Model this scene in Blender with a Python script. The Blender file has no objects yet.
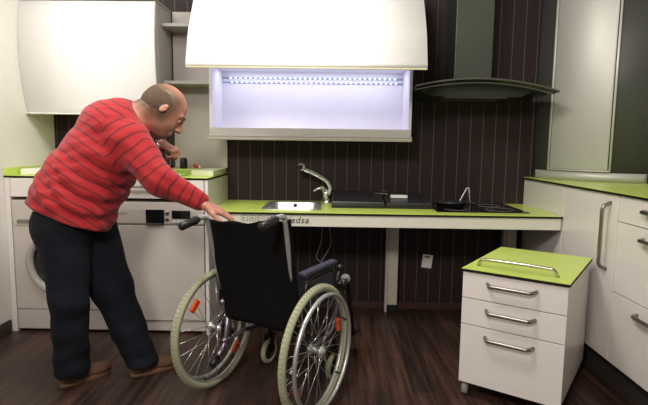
import bpy, bmesh, math, random
import numpy as np
from mathutils import Vector, Matrix
random.seed(7)
S = bpy.context.scene
COL = S.collection
PI = math.pi

# ------------------------------------------------------------ camera
cam_d = bpy.data.cameras.new('camera'); cam = bpy.data.objects.new('camera', cam_d); COL.objects.link(cam)
R_, U_, F_ = Vector((0.99975204, 0.0182483, 0.0127615)), Vector((-0.01474559, 0.11308996, 0.99347533)), Vector((-0.01668604, 0.99341716, -0.113331))
m = Matrix((R_, U_, -F_)).transposed().to_4x4(); m.translation = (1.5389, -3.68, 1.211)
cam.matrix_world = m
cam_d.sensor_width = 36; cam_d.lens = 503.66 / 648 * 36; cam_d.clip_start = 0.05
S.camera = cam

# ------------------------------------------------------------ world and lights
w = bpy.data.worlds.new('world'); S.world = w; w.use_nodes = True
w.node_tree.nodes['Background'].inputs[0].default_value = (1.0, 0.93, 0.86, 1)
w.node_tree.nodes['Background'].inputs[1].default_value = 0.26
def area(name, loc, size, power, col, target=None, sy=None):
    d = bpy.data.lights.new(name, 'AREA'); d.energy = power; d.color = col
    d.shape = 'RECTANGLE'; d.size = size; d.size_y = sy or size
    o = bpy.data.objects.new(name, d); COL.objects.link(o); o.location = loc
    if target: o.rotation_euler = (Vector(target) - Vector(loc)).to_track_quat('-Z', 'Y').to_euler()
    return o
area('ceiling_light_left', (0.05, -1.45, 2.6), 0.5, 17, (1, 0.97, 0.93), (-0.2, -0.7, 1.2))
area('ceiling_light_middle', (1.40, -1.75, 2.6), 0.5, 34, (1, 0.965, 0.91), (1.45, -0.9, 1.6))
area('ceiling_light_right', (3.0, -1.5, 2.6), 0.35, 3, (1, 0.97, 0.90), (3.1, -0.9, 1.0))
area('ceiling_light_behind', (0.9, -4.1, 2.55), 0.5, 66, (1, 0.93, 0.87), (2.0, -1.0, 0.6))
S.view_settings.view_transform = 'Standard'; S.view_settings.look = 'None'
S.view_settings.gamma = 1; S.view_settings.use_curve_mapping = False
S.view_settings.exposure = 0.0

# ------------------------------------------------------------ materials
def srgb(r, g, b):
    f = lambda c: (c/255/12.92) if c/255 <= .04045 else ((c/255+.055)/1.055)**2.4
    return (f(r), f(g), f(b), 1)
def mat(name, col, rough=.5, metal=0, noise=0, nscale=20, bump=0, bscale=60, coat=0, emit=None, es=1, stretch=None, spec=.5):
    M = bpy.data.materials.new(name); M.use_nodes = True; nt = M.node_tree; b = nt.nodes['Principled BSDF']
    b.inputs['Base Color'].default_value = col; b.inputs['Roughness'].default_value = rough
    b.inputs['Metallic'].default_value = metal; b.inputs['Coat Weight'].default_value = coat
    b.inputs['Specular IOR Level'].default_value = spec
    tc = nt.nodes.new('ShaderNodeTexCoord'); mp = nt.nodes.new('ShaderNodeMapping')
    nt.links.new(tc.outputs['Object'], mp.inputs[0])
    if stretch: mp.inputs['Scale'].default_value = stretch
    n = nt.nodes.new('ShaderNodeTexNoise'); n.inputs['Scale'].default_value = nscale; n.inputs['Detail'].default_value = 4
    nt.links.new(mp.outputs[0], n.inputs[0])
    mx = nt.nodes.new('ShaderNodeMix'); mx.data_type = 'RGBA'
    nz = max(noise, .02)
    mx.inputs[6].default_value = [c*(1-nz) for c in col[:3]]+[1]; mx.inputs[7].default_value = [min(1, c*(1+nz)) for c in col[:3]]+[1]
    nt.links.new(n.outputs[0], mx.inputs[0]); nt.links.new(mx.outputs[2], b.inputs['Base Color'])
    if bump:
        n2 = nt.nodes.new('ShaderNodeTexNoise'); n2.inputs['Scale'].default_value = bscale; nt.links.new(mp.outputs[0], n2.inputs[0])
        bp = nt.nodes.new('ShaderNodeBump'); bp.inputs['Strength'].default_value = bump; bp.inputs['Distance'].default_value = .01
        nt.links.new(n2.outputs[0], bp.inputs['Height']); nt.links.new(bp.outputs[0], b.inputs['Normal'])
    if emit: b.inputs['Emission Color'].default_value = emit; b.inputs['Emission Strength'].default_value = es
    return M
M_white = mat('white_laminate', srgb(226, 220, 214), .22, coat=.1)
M_door = mat('white_gloss_door', srgb(236, 234, 232), .18, coat=.3)
M_grey = mat('grey_laminate', srgb(160, 157, 150), .5)
M_greyp = mat('grey_panel', srgb(168, 160, 154), .5)
M_green = mat('lime_worktop', srgb(202, 222, 104), .28, noise=.04)
M_edge = mat('dark_core_edge', srgb(24, 22, 14), .6, spec=.2)
M_pale = mat('pale_green_board', srgb(222, 226, 196), .4)
M_appl = mat('appliance_enamel_shaded', srgb(196, 188, 180), .3)  # enamel tone lowered so the shade on both machines sits in the colour
M_line = mat('seam_dark', srgb(70, 62, 56), .6)
M_glassd = mat('dark_glass', srgb(22, 24, 26), .08)
M_chrome = mat('chrome', srgb(225, 225, 222), .22, .85)
M_steel = mat('brushed_steel', srgb(175, 172, 165), .32, 1, noise=.08, nscale=60, stretch=(1, 1, .05))
M_handle = mat('satin_nickel_handle', srgb(150, 145, 136), .3, 1)
M_handle2 = mat('bright_nickel', srgb(190, 186, 176), .25, 1)
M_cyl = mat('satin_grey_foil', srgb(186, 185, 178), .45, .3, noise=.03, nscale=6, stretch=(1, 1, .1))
M_cylb = mat('satin_grey_frame_shaded', srgb(80, 81, 78), .5, .3)  # darkened grey: dim reflections on the curved sides are put into the colour
M_black = mat('black_plastic', srgb(28, 28, 29), .35)
M_case = mat('charcoal_case', srgb(44, 44, 47), .35)
M_fab = mat('black_nylon', srgb(15, 15, 16), .9, bump=.3, bscale=90, noise=.2, spec=.15)
M_tyre = mat('grey_green_tyre', srgb(168, 170, 140), .7, noise=.1, nscale=50)
M_alu = mat('aluminium', srgb(208, 208, 206), .36, .75)
M_frame = mat('mauve_grey_tube', srgb(150, 140, 150), .3, .8)
M_orange = mat('orange_reflector', srgb(225, 84, 30), .25, coat=.5)
M_pad = mat('slate_blue_pad', srgb(52, 53, 70), .5, noise=.1)
M_wall = mat('white_plaster', srgb(238, 234, 226), .8, bump=.05)
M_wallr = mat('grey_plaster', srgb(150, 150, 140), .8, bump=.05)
M_ceil = mat('ceiling_plaster', srgb(200, 196, 185), .9)
M_plinth = mat('dark_plinth', srgb(58, 52, 48), .5)
M_skirt = mat('dark_brown_skirting', srgb(66, 40, 32), .5)
M_skin = mat('skin', srgb(184, 128, 104), .5, noise=.08, nscale=30)
M_eye = mat('eye_white', srgb(190, 180, 172), .3)
M_hair = mat('short_brown_hair', srgb(90, 70, 55), .8, noise=.35, nscale=200, bump=.5, bscale=300)
M_jean = mat('dark_denim', srgb(20, 24, 32), .9, spec=.25, noise=.3, nscale=10, bump=.6, bscale=16)
M_shoe = mat('brown_suede', srgb(96, 66, 48), .8, noise=.15)
M_sole = mat('tan_rubber', srgb(120, 88, 62), .8)
M_paper = mat('paper', srgb(232, 230, 224), .7)
M_red = mat('red_plastic', srgb(170, 50, 44), .4)
M_blue = mat('violet_blue_card', srgb(70, 66, 130), .5)
M_lgreen = mat('leaf_green_card', srgb(150, 176, 84), .5)
M_yellow = mat('cream_card', srgb(230, 220, 170), .5)
M_ink = mat('grey_ink', srgb(92, 90, 90), .6)
M_inks = mat('pale_ink', srgb(140, 138, 136), .6)
M_led = mat('led_diode_and_reflection', srgb(220, 230, 255), .4, emit=(.62, .78, 1, 1), es=2.8)
M_ledb = mat('led_tape_and_reflection', srgb(150, 156, 190), .4)
M_inner = mat('white_box_lining', srgb(226, 224, 234), .3)

def striped_wall():
    M = bpy.data.materials.new('brown_pinstripe_panel'); M.use_nodes = True; nt = M.node_tree; b = nt.nodes['Principled BSDF']
    tc = nt.nodes.new('ShaderNodeTexCoord'); sp = nt.nodes.new('ShaderNodeSeparateXYZ'); nt.links.new(tc.outputs['Object'], sp.inputs[0])
    def mth(op, a, v=None):
        n = nt.nodes.new('ShaderNodeMath'); n.operation = op
        nt.links.new(a, n.inputs[0])
        if v is not None: n.inputs[1].default_value = v
        return n.outputs[0]
    x = mth('SUBTRACT', sp.outputs[0], 0.0465 - 0.0885*8); x = mth('DIVIDE', x, 0.0885); fr = mth('FRACT', x)
    ln = mth('LESS_THAN', fr, 0.055)
    n = nt.nodes.new('ShaderNodeTexNoise'); n.inputs['Scale'].default_value = 30; n.inputs['Detail'].default_value = 5
    mp = nt.nodes.new('ShaderNodeMapping'); mp.inputs['Scale'].default_value = (3, 1, .12); nt.links.new(tc.outputs['Object'], mp.inputs[0]); nt.links.new(mp.outputs[0], n.inputs[0])
    a = nt.nodes.new('ShaderNodeMix'); a.data_type = 'RGBA'; a.inputs[6].default_value = srgb(38, 27, 28); a.inputs[7].default_value = srgb(49, 37, 38); nt.links.new(n.outputs[0], a.inputs[0])
    c = nt.nodes.new('ShaderNodeMix'); c.data_type = 'RGBA'; nt.links.new(ln, c.inputs[0]); nt.links.new(a.outputs[2], c.inputs[6]); c.inputs[7].default_value = srgb(92, 82, 79)
    nt.links.new(c.outputs[2], b.inputs['Base Color']); b.inputs['Roughness'].default_value = .6; b.inputs['Specular IOR Level'].default_value = .25
    return M
M_stripe = striped_wall()
def wood_floor():
    M = bpy.data.materials.new('dark_wood_planks'); M.use_nodes = True; nt = M.node_tree; b = nt.nodes['Principled BSDF']
    tc = nt.nodes.new('ShaderNodeTexCoord')
    mp = nt.nodes.new('ShaderNodeMapping'); mp.inputs['Rotation'].default_value = (0, 0, PI/2); nt.links.new(tc.outputs['Object'], mp.inputs[0])
    br = nt.nodes.new('ShaderNodeTexBrick'); br.inputs['Scale'].default_value = 1; br.inputs['Brick Width'].default_value = 1.3; br.inputs['Row Height'].default_value = .13
    br.inputs['Mortar Size'].default_value = .0015; br.offset = .37
    br.inputs['Color1'].default_value = srgb(50, 37, 32); br.inputs['Color2'].default_value = srgb(72, 53, 45); br.inputs['Mortar'].default_value = srgb(26, 18, 15)
    nt.links.new(mp.outputs[0], br.inputs[0])
    m2 = nt.nodes.new('ShaderNodeMapping'); m2.inputs['Scale'].default_value = (34, 1.6, 1); nt.links.new(tc.outputs['Object'], m2.inputs[0])
    n = nt.nodes.new('ShaderNodeTexNoise'); n.inputs['Scale'].default_value = 1; n.inputs['Detail'].default_value = 6; n.inputs['Distortion'].default_value = .4; nt.links.new(m2.outputs[0], n.inputs[0])
    rp = nt.nodes.new('ShaderNodeValToRGB'); rp.color_ramp.elements[0].position = .4; rp.color_ramp.elements[1].position = .68
    rp.color_ramp.elements[0].color = (.55, .53, .55, 1); rp.color_ramp.elements[1].color = (1.7, 1.45, 1.35, 1); nt.links.new(n.outputs[0], rp.inputs[0])
    mx = nt.nodes.new('ShaderNodeMix'); mx.data_type = 'RGBA'; mx.blend_type = 'MULTIPLY'; mx.inputs[0].default_value = 1
    nt.links.new(br.outputs[0], mx.inputs[6]); nt.links.new(rp.outputs[0], mx.inputs[7]); nt.links.new(mx.outputs[2], b.inputs['Base Color'])
    b.inputs['Roughness'].default_value = .42
    return M
M_floor = wood_floor()
def shirt_mat():
    M = bpy.data.materials.new('red_knit_dark_stripes'); M.use_nodes = True; nt = M.node_tree; b = nt.nodes['Principled BSDF']
    at = nt.nodes.new('ShaderNodeAttribute'); at.attribute_name = 'stripe'
    tc = nt.nodes.new('ShaderNodeTexCoord'); n = nt.nodes.new('ShaderNodeTexNoise'); n.inputs['Scale'].default_value = 7; nt.links.new(tc.outputs['Object'], n.inputs[0])
    mm = nt.nodes.new('ShaderNodeMath'); mm.operation = 'MULTIPLY_ADD'; nt.links.new(n.outputs[0], mm.inputs[0]); mm.inputs[1].default_value = .045; nt.links.new(at.outputs['Fac'], mm.inputs[2])
    d = nt.nodes.new('ShaderNodeMath'); d.operation = 'DIVIDE'; nt.links.new(mm.outputs[0], d.inputs[0]); d.inputs[1].default_value = .041
    f = nt.nodes.new('ShaderNodeMath'); f.operation = 'FRACT'; nt.links.new(d.outputs[0], f.inputs[0])
    r = nt.nodes.new('ShaderNodeValToRGB'); e = r.color_ramp.elements
    e[0].position = 0; e[0].color = srgb(168, 26, 32); e[1].position = 1; e[1].color = srgb(168, 26, 32)
    for p, c in ((.66, srgb(168, 26, 32)), (.78, srgb(106, 16, 27)), (.88, srgb(106, 16, 27)), (.96, srgb(168, 26, 32))):
        q = e.new(p); q.color = c
    nt.links.new(f.outputs[0], r.inputs[0]); nt.links.new(r.outputs[0], b.inputs['Base Color'])
    b.inputs['Roughness'].default_value = .85; b.inputs['Sheen Weight'].default_value = .15
    n2 = nt.nodes.new('ShaderNodeTexNoise'); n2.inputs['Scale'].default_value = 16; n2.inputs['Detail'].default_value = 3; nt.links.new(tc.outputs['Object'], n2.inputs[0])
    bp = nt.nodes.new('ShaderNodeBump'); bp.inputs['Strength'].default_value = .5; bp.inputs['Distance'].default_value = .012
    nt.links.new(n2.outputs[0], bp.inputs['Height']); nt.links.new(bp.outputs[0], b.inputs['Normal'])
    return M
M_shirt = shirt_mat()
def stubble(M):                                             # cropped hair and beard grow on the skin itself
    nt = M.node_tree; b = nt.nodes['Principled BSDF']; src = b.inputs['Base Color'].links[0].from_socket
    at = nt.nodes.new('ShaderNodeAttribute'); at.attribute_name = 'hairiness'
    mx = nt.nodes.new('ShaderNodeMix'); mx.data_type = 'RGBA'; nt.links.new(at.outputs['Fac'], mx.inputs[0]); nt.links.new(src, mx.inputs[6]); mx.inputs[7].default_value = srgb(94, 73, 57)
    nt.links.new(mx.outputs[2], b.inputs['Base Color'])
stubble(M_skin)
def glass_mat():
    M = bpy.data.materials.new('hood_glass'); M.use_nodes = True; b = M.node_tree.nodes['Principled BSDF']
    b.inputs['Base Color'].default_value = srgb(120, 130, 120); b.inputs['Roughness'].default_value = .06; b.inputs['Transmission Weight'].default_value = .85; b.inputs['IOR'].default_value = 1.45
    return M
M_glass = glass_mat()

# ------------------------------------------------------------ mesh helpers
class MB:
    def __init__(s): s.v = []; s.f = []; s.sm = []
    def add(s, vs, fs, smooth=False, M=None):
        o = len(s.v)
        s.v += [tuple(M @ Vector(p)) if M else tuple(p) for p in vs]
        s.f += [[i+o for i in f] for f in fs]; s.sm += [smooth]*len(fs); return s
    def box(s, x0, x1, y0, y1, z0, z1, M=None):
        v = [(x, y, z) for x in (x0, x1) for y in (y0, y1) for z in (z0, z1)]
        return s.add(v, [(0, 1, 3, 2), (4, 6, 7, 5), (0, 4, 5, 1), (2, 3, 7, 6), (0, 2, 6, 4), (1, 5, 7, 3)], False, M)
    def tube(s, pts, r, n=10, closed=False, cap=True, M=None):
        pts = [Vector(p) for p in pts]; N = len(pts); rs = r if isinstance(r, (list, tuple)) else [r]*N
        vs = []; fs = []; prev = None
        for i, p in enumerate(pts):
            t = (pts[(i+1) % N]-pts[i-1]) if closed else (pts[min(i+1, N-1)]-pts[max(i-1, 0)])
            t = t.normalized() if t.length > 1e-9 else Vector((0, 0, 1))
            if prev is None:
                a = t.cross(Vector((0, 0, 1)) if abs(t.z) < .9 else Vector((1, 0, 0))).normalized()
            else: a = (prev-t*prev.dot(t)).normalized()
            prev = a; b = t.cross(a)
            vs += [p+(a*math.cos(2*PI*k/n)+b*math.sin(2*PI*k/n))*rs[i] for k in range(n)]
        for i in range(N if closed else N-1):
            j = (i+1) % N
            fs += [(i*n+k, i*n+(k+1) % n, j*n+(k+1) % n, j*n+k) for k in range(n)]
        if not closed and cap: fs += [tuple(range(n))[::-1], tuple(range((N-1)*n, N*n))]
        return s.add(vs, fs, True, M)
    def lathe(s, prof, c=(0, 0, 0), n=24, M=None, axis='z'):
        vs = []; fs = []
        for (r, z) in prof:
            for k in range(n):
                a = 2*PI*k/n; q = (r*math.cos(a), r*math.sin(a), z)
                if axis == 'y': q = (q[0], q[2], q[1])
                if axis == 'x': q = (q[2], q[0], q[1])
                vs.append((q[0]+c[0], q[1]+c[1], q[2]+c[2]))
        for i in range(len(prof)-1):
            fs += [(i*n+k, i*n+(k+1) % n, (i+1)*n+(k+1) % n, (i+1)*n+k) for k in range(n)]
        fs += [tuple(range(n))[::-1], tuple(range((len(prof)-1)*n, len(prof)*n))]
        return s.add(vs, fs, True, M)
    def prism(s, poly, x0, x1, axis='x', M=None, smooth=False):   # polygon in the plane across the axis
        n = len(poly)
        def q(p, t): return (t, p[0], p[1]) if axis == 'x' else ((p[0], t, p[1]) if axis == 'y' else (p[0], p[1], t))
        vs = [q(p, x0) for p in poly]+[q(p, x1) for p in poly]
        fs = [(i, (i+1) % n, n+(i+1) % n, n+i) for i in range(n)]
        s.add(vs, fs, smooth, M)
        return s.add(vs, [tuple(range(n))[::-1], tuple(range(n, 2*n))], False, M)
    def sphere(s, c, r, n=14, sc=(1, 1, 1), M=None):
        vs = []; fs = []; h = n//2+1
        for i in range(h+1):
            t = PI*i/h
            for k in range(n):
                a = 2*PI*k/n; vs.append((c[0]+r*sc[0]*math.sin(t)*math.cos(a), c[1]+r*sc[1]*math.sin(t)*math.sin(a), c[2]+r*sc[2]*math.cos(t)))
        for i in range(h): fs += [(i*n+k, (i+1)*n+k, (i+1)*n+(k+1) % n, i*n+(k+1) % n) for k in range(n)]
        return s.add(vs, fs, True, M)
def obj(name, mb, material, parent=None, bevel=0, label=None, M=None, seg=2):
    me = bpy.data.meshes.new(name)
    bm = bmesh.new()
    vs = [bm.verts.new(v) for v in mb.v]
    for f, sm in zip(mb.f, mb.sm):
        try: fc = bm.faces.new([vs[i] for i in f]); fc.smooth = sm
        except ValueError: pass
    bmesh.ops.remove_doubles(bm, verts=bm.verts, dist=1e-6)
    bmesh.ops.recalc_face_normals(bm, faces=bm.faces); bm.to_mesh(me); bm.free()
    me.materials.append(material)
    o = bpy.data.objects.new(name, me); COL.objects.link(o)
    if parent: o.parent = parent
    if bevel:
        b = o.modifiers.new('bevel', 'BEVEL'); b.width = bevel; b.segments = seg; b.limit_method = 'ANGLE'; b.angle_limit = .6
    if label: o['label'] = label
    return o
def tag(o, label, cat, group=None):
    o['label'] = label; o['category'] = cat
    if group: o['group'] = group
    return o
def thing(name, label, cat, loc=(0, 0, 0), rotz=0, group=None):
    o = bpy.data.objects.new(name, None); COL.objects.link(o); o.location = loc; o.rotation_euler = (0, 0, rotz); o.empty_display_size = .1
    return tag(o, label, cat, group)
def struct(name, mb, material, bevel=0):
    o = obj(name, mb, material, bevel=bevel); o['kind'] = 'structure'; return o
def box(*a): return MB().box(*a)
def arc(pts, n=6, f=.45):                                        # rounds the corners of a polyline
    pts = [Vector(p) for p in pts]; out = [pts[0]]
    for i in range(1, len(pts)-1):
        a, b, c = pts[i-1], pts[i], pts[i+1]
        d = min((a-b).length, (c-b).length)*f
        p, q = b+(a-b).normalized()*d, b+(c-b).normalized()*d
        for k in range(n+1):
            t = k/n; out.append(p*(1-t)**2+b*2*t*(1-t)+q*t*t)
    return out+[pts[-1]]
def catmull(pts, n=6):
    pts = [Vector(p) for p in pts]; P = [pts[0]]+pts+[pts[-1]]; out = []
    for i in range(1, len(P)-2):
        for k in range(n):
            t = k/n; a, b, c, d = P[i-1], P[i], P[i+1], P[i+2]
            out.append(.5*((2*b)+(c-a)*t+(2*a-5*b+4*c-d)*t*t+(3*b-a-3*c+d)*t**3))
    return out+[pts[-1]]

# ------------------------------------------------------------ setting
XL, XR, XW = -0.5, 2.93, 3.53
struct('floor', box(XL-.1, XW+.1, -5.2, .1, -.1, 0), M_floor)
struct('ceiling', box(XL-.1, XW+.1, -5.2, .1, 2.7, 2.8), M_ceil)
struct('wall_back', box(XL-.1, XW+.1, 0, .1, 0, 2.7), M_stripe)
struct('wall_left', box(XL-.1, XL, -5.2, 0, 0, 2.7), M_wall)
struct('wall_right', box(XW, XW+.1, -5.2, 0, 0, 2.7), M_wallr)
struct('baseboard_left', box(XL, XL+.012, -5.2, -.62, 0, .085), M_plinth, .002)
struct('baseboard_back', box(.78, XR+.04, -.012, 0, 0, .05), M_skirt, .002)

# ------------------------------------------------------------ bow handles
def bow(L, out, r, axis='x', n=10):
    # along x, standing out in -y, ends bent back to the face
    pts = arc([(-L/2, 0, 0), (-L/2+.012, -out, 0), (L/2-.012, -out, 0), (L/2, 0, 0)], 5)
    if axis == 'z': pts = [(p[2], p[1], p[0]) for p in pts]
    return MB().tube(pts, r, n)
def bowx(L, out, r, c, vertical=False):      # on a face whose normal is -x ; runs along y or z
    pts = arc([(0, -L/2, 0), (-out, -L/2+.02, 0), (-out, L/2-.02, 0), (0, L/2, 0)], 5)
    if vertical: pts = [(p[0], p[2], p[1]) for p in pts]
    return MB().tube([(p[0]+c[0], p[1]+c[1], p[2]+c[2]) for p in pts], r, 10)

# ------------------------------------------------------------ left base run
t = thing('worktop', 'lime green laminate worktop over the washing machine and dishwasher', 'worktop', (0.136, -.3, .988))
obj('core_edge', box(-.636, .636, -.3, .3, -.001, .0095), M_edge, t)
obj('surface', box(-.634, .634, -.298, .299, .0095, .012), M_green, t)
t = thing('base_cabinet', 'white cabinet frame with a wide top drawer over two appliances', 'cabinet', (0.136, 0, 0))
obj('carcass', box(-.63, .612, -.57, -.01, .87, .986), M_white, t, .001)
dr = obj('drawer', box(-.598, .608, -.6, -.571, .868, .984), M_white, t, .0015)
obj('handle', MB().tube(arc([(.14, -.6, .942), (.15, -.622, .942), (.325, -.622, .942), (.335, -.6, .942)], 4), .006, 8), M_handle, dr, label='slim satin bar handle')
obj('side_panel', box(.613, .634, -.598, -.005, 0, .986), M_white, t, .001)
obj('filler_panel', box(-.634, -.602, -.598, -.02, 0, .986), M_white, t, .001)

def ring(c, r, tr, n=48, m=10, axis='y'):
    pts = [(c[0]+r*math.cos(2*PI*k/n), c[1], c[2]+r*math.sin(2*PI*k/n)) for k in range(n)]
    if axis == 'x': pts = [(c[0], c[1]+r*math.cos(2*PI*k/n), c[2]+r*math.sin(2*PI*k/n)) for k in range(n)]
    return MB().tube(pts, tr, m, closed=True)
t = thing('washing_machine', 'white front-loading washing machine with a round dark porthole', 'washing machine', (-.163, 0, 0))
obj('body', box(-.297, .297, -.585, -.03, .012, .848), M_appl, t, .004)
obj('front_panel', box(-.296, .296, -.6, -.586, .15, .70), M_appl, t, .003)
obj('service_flap', box(-.296, .296, -.598, -.586, .02, .145), M_appl, t, .003)
obj('control_panel', box(-.296, .296, -.602, -.586, .705, .846), M_appl, t, .003)
dd = obj('detergent_drawer', box(-.285, -.13, -.606, -.603, .69, .835), M_appl, t, .002)
obj('drawer_grip', MB().prism([(-.604, .70), (-.612, .705), (-.612, .718), (-.604, .73)], -.262, -.165), M_handle, dd)
d = obj('door', ring((0, -.606, .46), .198, .026), mat('door_ring_grey', srgb(176, 172, 166), .35), t, label='grey porthole ring')
obj('door_glass', MB().lathe([(.176, -.60), (.16, -.612), (.12, -.628), (.05, -.636), (0.001, -.638)], (0, 0, .46), 36, axis='y'), M_glassd, d, label='dark bulging glass')
obj('dial', MB().lathe([(.03, -.602), (.028, -.62), (.02, -.622)], (0.05, 0, .775), 20, axis='y'), M_appl, t)
for k in (-1, 1):
    obj('foot', MB().lathe([(.02, 0), (.02, .02)], (k*.25, -.5, 0), 12), M_black, t)
t = thing('dishwasher', 'white dishwasher with a dark display beneath the drawer', 'dishwasher', (.445, 0, 0))
obj('body', box(-.297, .297, -.58, -.03, .012, .848), M_appl, t, .003)
dd = obj('door', box(-.297, .297, -.6, -.581, .088, .70), M_appl, t, .004)
cp = obj('control_panel', MB().prism([(-.581, .704), (-.598, .704), (-.604, .715), (-.604, .80), (-.598, .845), (-.581, .845)], -.297, .297), M_appl, t, .002)
obj('grip_recess', box(-.062, .052, -.609, -.602, .712, .80), M_glassd, cp, .002)
obj('grip_lip', box(-.06, .05, -.614, -.604, .708, .716), M_handle, cp, .001)
obj('display', box(.10, .215, -.607, -.603, .745, .795), M_glassd, cp, .001)
for q in ((.07, .78), (.07, .742)):
    obj('button', MB().lathe([(.013, -.603), (.012, -.61), (.004, -.611)], (q[0], 0, q[1]), 14, axis='y'), M_handle, cp)
for k in range(4): obj('button', box(.105+k*.026, .123+k*.026, -.608, -.603, .722, .732), M_paper, cp)
obj('model_lettering', MB().box(-.245, -.18, -.6055, -.603, .772, .776).box(-.245, -.2, -.6055, -.603, .764, .767), M_inks, cp)
obj('kick_plate', box(-.297, .297, -.59, -.575, .02, .083), M_appl, t, .002)

# ------------------------------------------------------------ things on the left worktop
t = tag(obj('ledge', box(-.49, .612, -.24, -.006, 1.0005, 1.034), M_green, bevel=.003), 'raised lime green ledge along the back of the left worktop', 'ledge')
tag(obj('side_ledge', box(-.499, -.474, -.597, -.243, 1.0005, 1.046), M_green, bevel=.002), 'narrow lime green upstand along the left wall on the worktop', 'ledge')
tag(obj('paper_stack', box(-.455, -.20, -.50, -.30, 1.0005, 1.036), M_paper, bevel=.002), 'white stack of paper at the left end of the green worktop', 'paper')
tag(obj('pale_box', box(.618, .762, -.42, -.03, 1.0005, 1.036), M_pale, bevel=.003), 'pale green box at the right end of the left worktop', 'box')
def slab(name, x, y, z, w_, d_, h_, rz, material, label, cat, bev=.003):
    o = obj(name, box(-w_/2, w_/2, -d_/2, d_/2, 0, h_), material, bevel=bev); o.location = (x, y, z); o.rotation_euler[2] = rz
    return tag(o, label, cat)
t = thing('canister', 'small black upright canister with rounded shoulders on the green ledge', 'canister', (.490, -.15, 1.0345))
obj('body', MB().lathe([(.024, 0), (.025, .004), (.025, .06), (.022, .068)], n=20), M_black, t)
obj('lid', MB().lathe([(.0225, .068), (.021, .073), (.012, .076)], n=20), M_case, t)
t = thing('jar', 'low black jar on the green ledge below the dangling hand', 'jar', (.405, -.17, 1.0345))
obj('body', MB().lathe([(.016, 0), (.018, .004), (.018, .042)], n=16), M_black, t)
obj('lid', MB().lathe([(.019, .042), (.019, .052), (.012, .054)], n=16), M_case, t)
t = thing('red_ornament', 'little red object with a white front lying on the green ledge', 'ornament', (.570, -.12, 1.0345), -.2)
obj('body', MB().sphere((0, 0, .014), .02, 14, (1.1, .8, .7)).sphere((-.014, 0, .02), .012), M_red, t)
obj('white_end', MB().sphere((.026, 0, .01), .011, 12), M_paper, t)
slab('long_box', .485, -.30, 1.0005, .24, .06, .028, -.04, M_lgreen, 'long flat green box in front of the raised ledge', 'box')
slab('card_box', .375, -.42, 1.0005, .04, .05, .022, .2, M_blue, 'small violet blue box by the front of the left worktop', 'box')
slab('card', .45, -.40, 1.0005, .05, .05, .012, .5, M_yellow, 'cream folded card between the violet box and the long green box', 'card')
t = thing('marker_pen', 'white marker pen lying in front of the long green box', 'pen', (.53, -.44, 1.0075), .15)
obj('barrel', MB().tube([(-.05, 0, 0), (.03, 0, 0)], .0065, 10), M_paper, t)
obj('cap', MB().tube([(.03, 0, 0), (.06, 0, 0)], .0072, 10), M_lgreen, t)

# ------------------------------------------------------------ left wall cabinet with a curved door
t = thing('wall_cabinet', 'white wall cabinet with one wide bowed door, high on the left', 'wall cabinet', (-.06, 0, 1.41))
obj('carcass', box(-.438, .438, -.30, -.002, 0, .71), M_grey, t, .002)
def bowed(z0, z1, yt, ym, yb, th=.02, n=20):
    f = []; b = []
    for k in range(n+1):
        s = k/n; z = z0+(z1-z0)*s
        y = yb*(1-s)*(1-2*s)+ym*4*s*(1-s)+yt*s*(2*s-1)
        f.append((y, z)); b.append((y+th, z))
    return f+b[::-1]
d = obj('door', MB().prism(bowed(-.012, .70, -.355, -.385, -.322), -.436, .445, smooth=True), M_door, t)
obj('edge_profile', MB().prism([(-.345, -.016), (-.32, -.02), (-.30, -.012), (-.32, -.008)], -.436, .445), M_paper, d, label='pale lower edge strip')
obj('top_panel', box(-.436, .442, -.36, -.01, .7105, .725), M_grey, t, .001)

# ------------------------------------------------------------ open shelf unit
t = thing('shelf_unit', 'grey open shelf unit between the two wall cabinets', 'shelf', (.58, 0, 1.0))
obj('back_panel', box(-.19, .19, -.02, -.002, .0355, 1.13), M_greyp, t)
obj('shelf', box(-.193, .135, -.23, -.0205, .985, 1.005), M_grey, t, .001)
obj('shelf', box(-.193, .135, -.23, -.0205, .610, .630), M_grey, t, .001)

# ------------------------------------------------------------ lit display cabinet with a raised flap
t = thing('display_cabinet', 'open wall cabinet lit by diodes inside, white bowed flap raised', 'wall cabinet', (1.386, 0, 1.27))
W = .657
c = MB(); c.box(-W, -W+.018, -.37, -.022, .0, .66); c.box(W-.018, W, -.37, -.022, .0, .66); c.box(-W+.018, W-.018, -.37, -.04, 0, .02)
c.box(-W+.018, W-.018, -.37, -.04, .45, .468); c.box(-W+.018, W-.018, -.04, -.022, 0, .66); c.box(-W+.018, W-.018, -.37, -.04, .642, .66)
obj('carcass', c, M_inner, t, .001)
obj('light_rail', MB().prism([(-.39, -.024), (-.385, -.032), (-.30, -.032), (-.30, -.001), (-.385, -.001), (-.39, -.006), (-.38, -.012), (-.38, -.018)], -W-.012, W+.004), mat('cream_rail', srgb(200, 196, 186), .4), t, label='stepped cream rail beneath the box')
obj('sill', MB().prism([(-.372, .0), (-.380, .046), (-.352, .048), (-.352, .021), (-.37, .021)], -W+.001, W-.001), mat('sill_cream', srgb(205, 202, 196), .4), t)
prof = [(-.905, .362), (-.875, .46), (-.84, .56), (-.78, .66), (-.71, .77), (-.64, .87), (-.57, .96), (-.46, 1.03)]
P2 = [Vector((0, a, b)) for a, b in prof]; fr = []; bk = []
P3 = catmull(P2, 4)
for i, p in enumerate(P3):
    tt = (P3[min(i+1, len(P3)-1)]-P3[max(i-1, 0)]).normalized(); nn = Vector((0, tt.z, -tt.y))
    fr.append((p.y, p.z)); bk.append((p.y+nn.y*.022, p.z+nn.z*.022))
fl = obj('lift_flap', MB().prism(fr+bk[::-1], -.653, .653, smooth=True), M_door, t, label='big bowed glossy white flap, lifted open')
obj('edge_strip', MB().box(-.652, .652, -.902, -.884, .350, .3612), mat('flap_edge', srgb(190, 186, 150), .4), fl)
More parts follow.
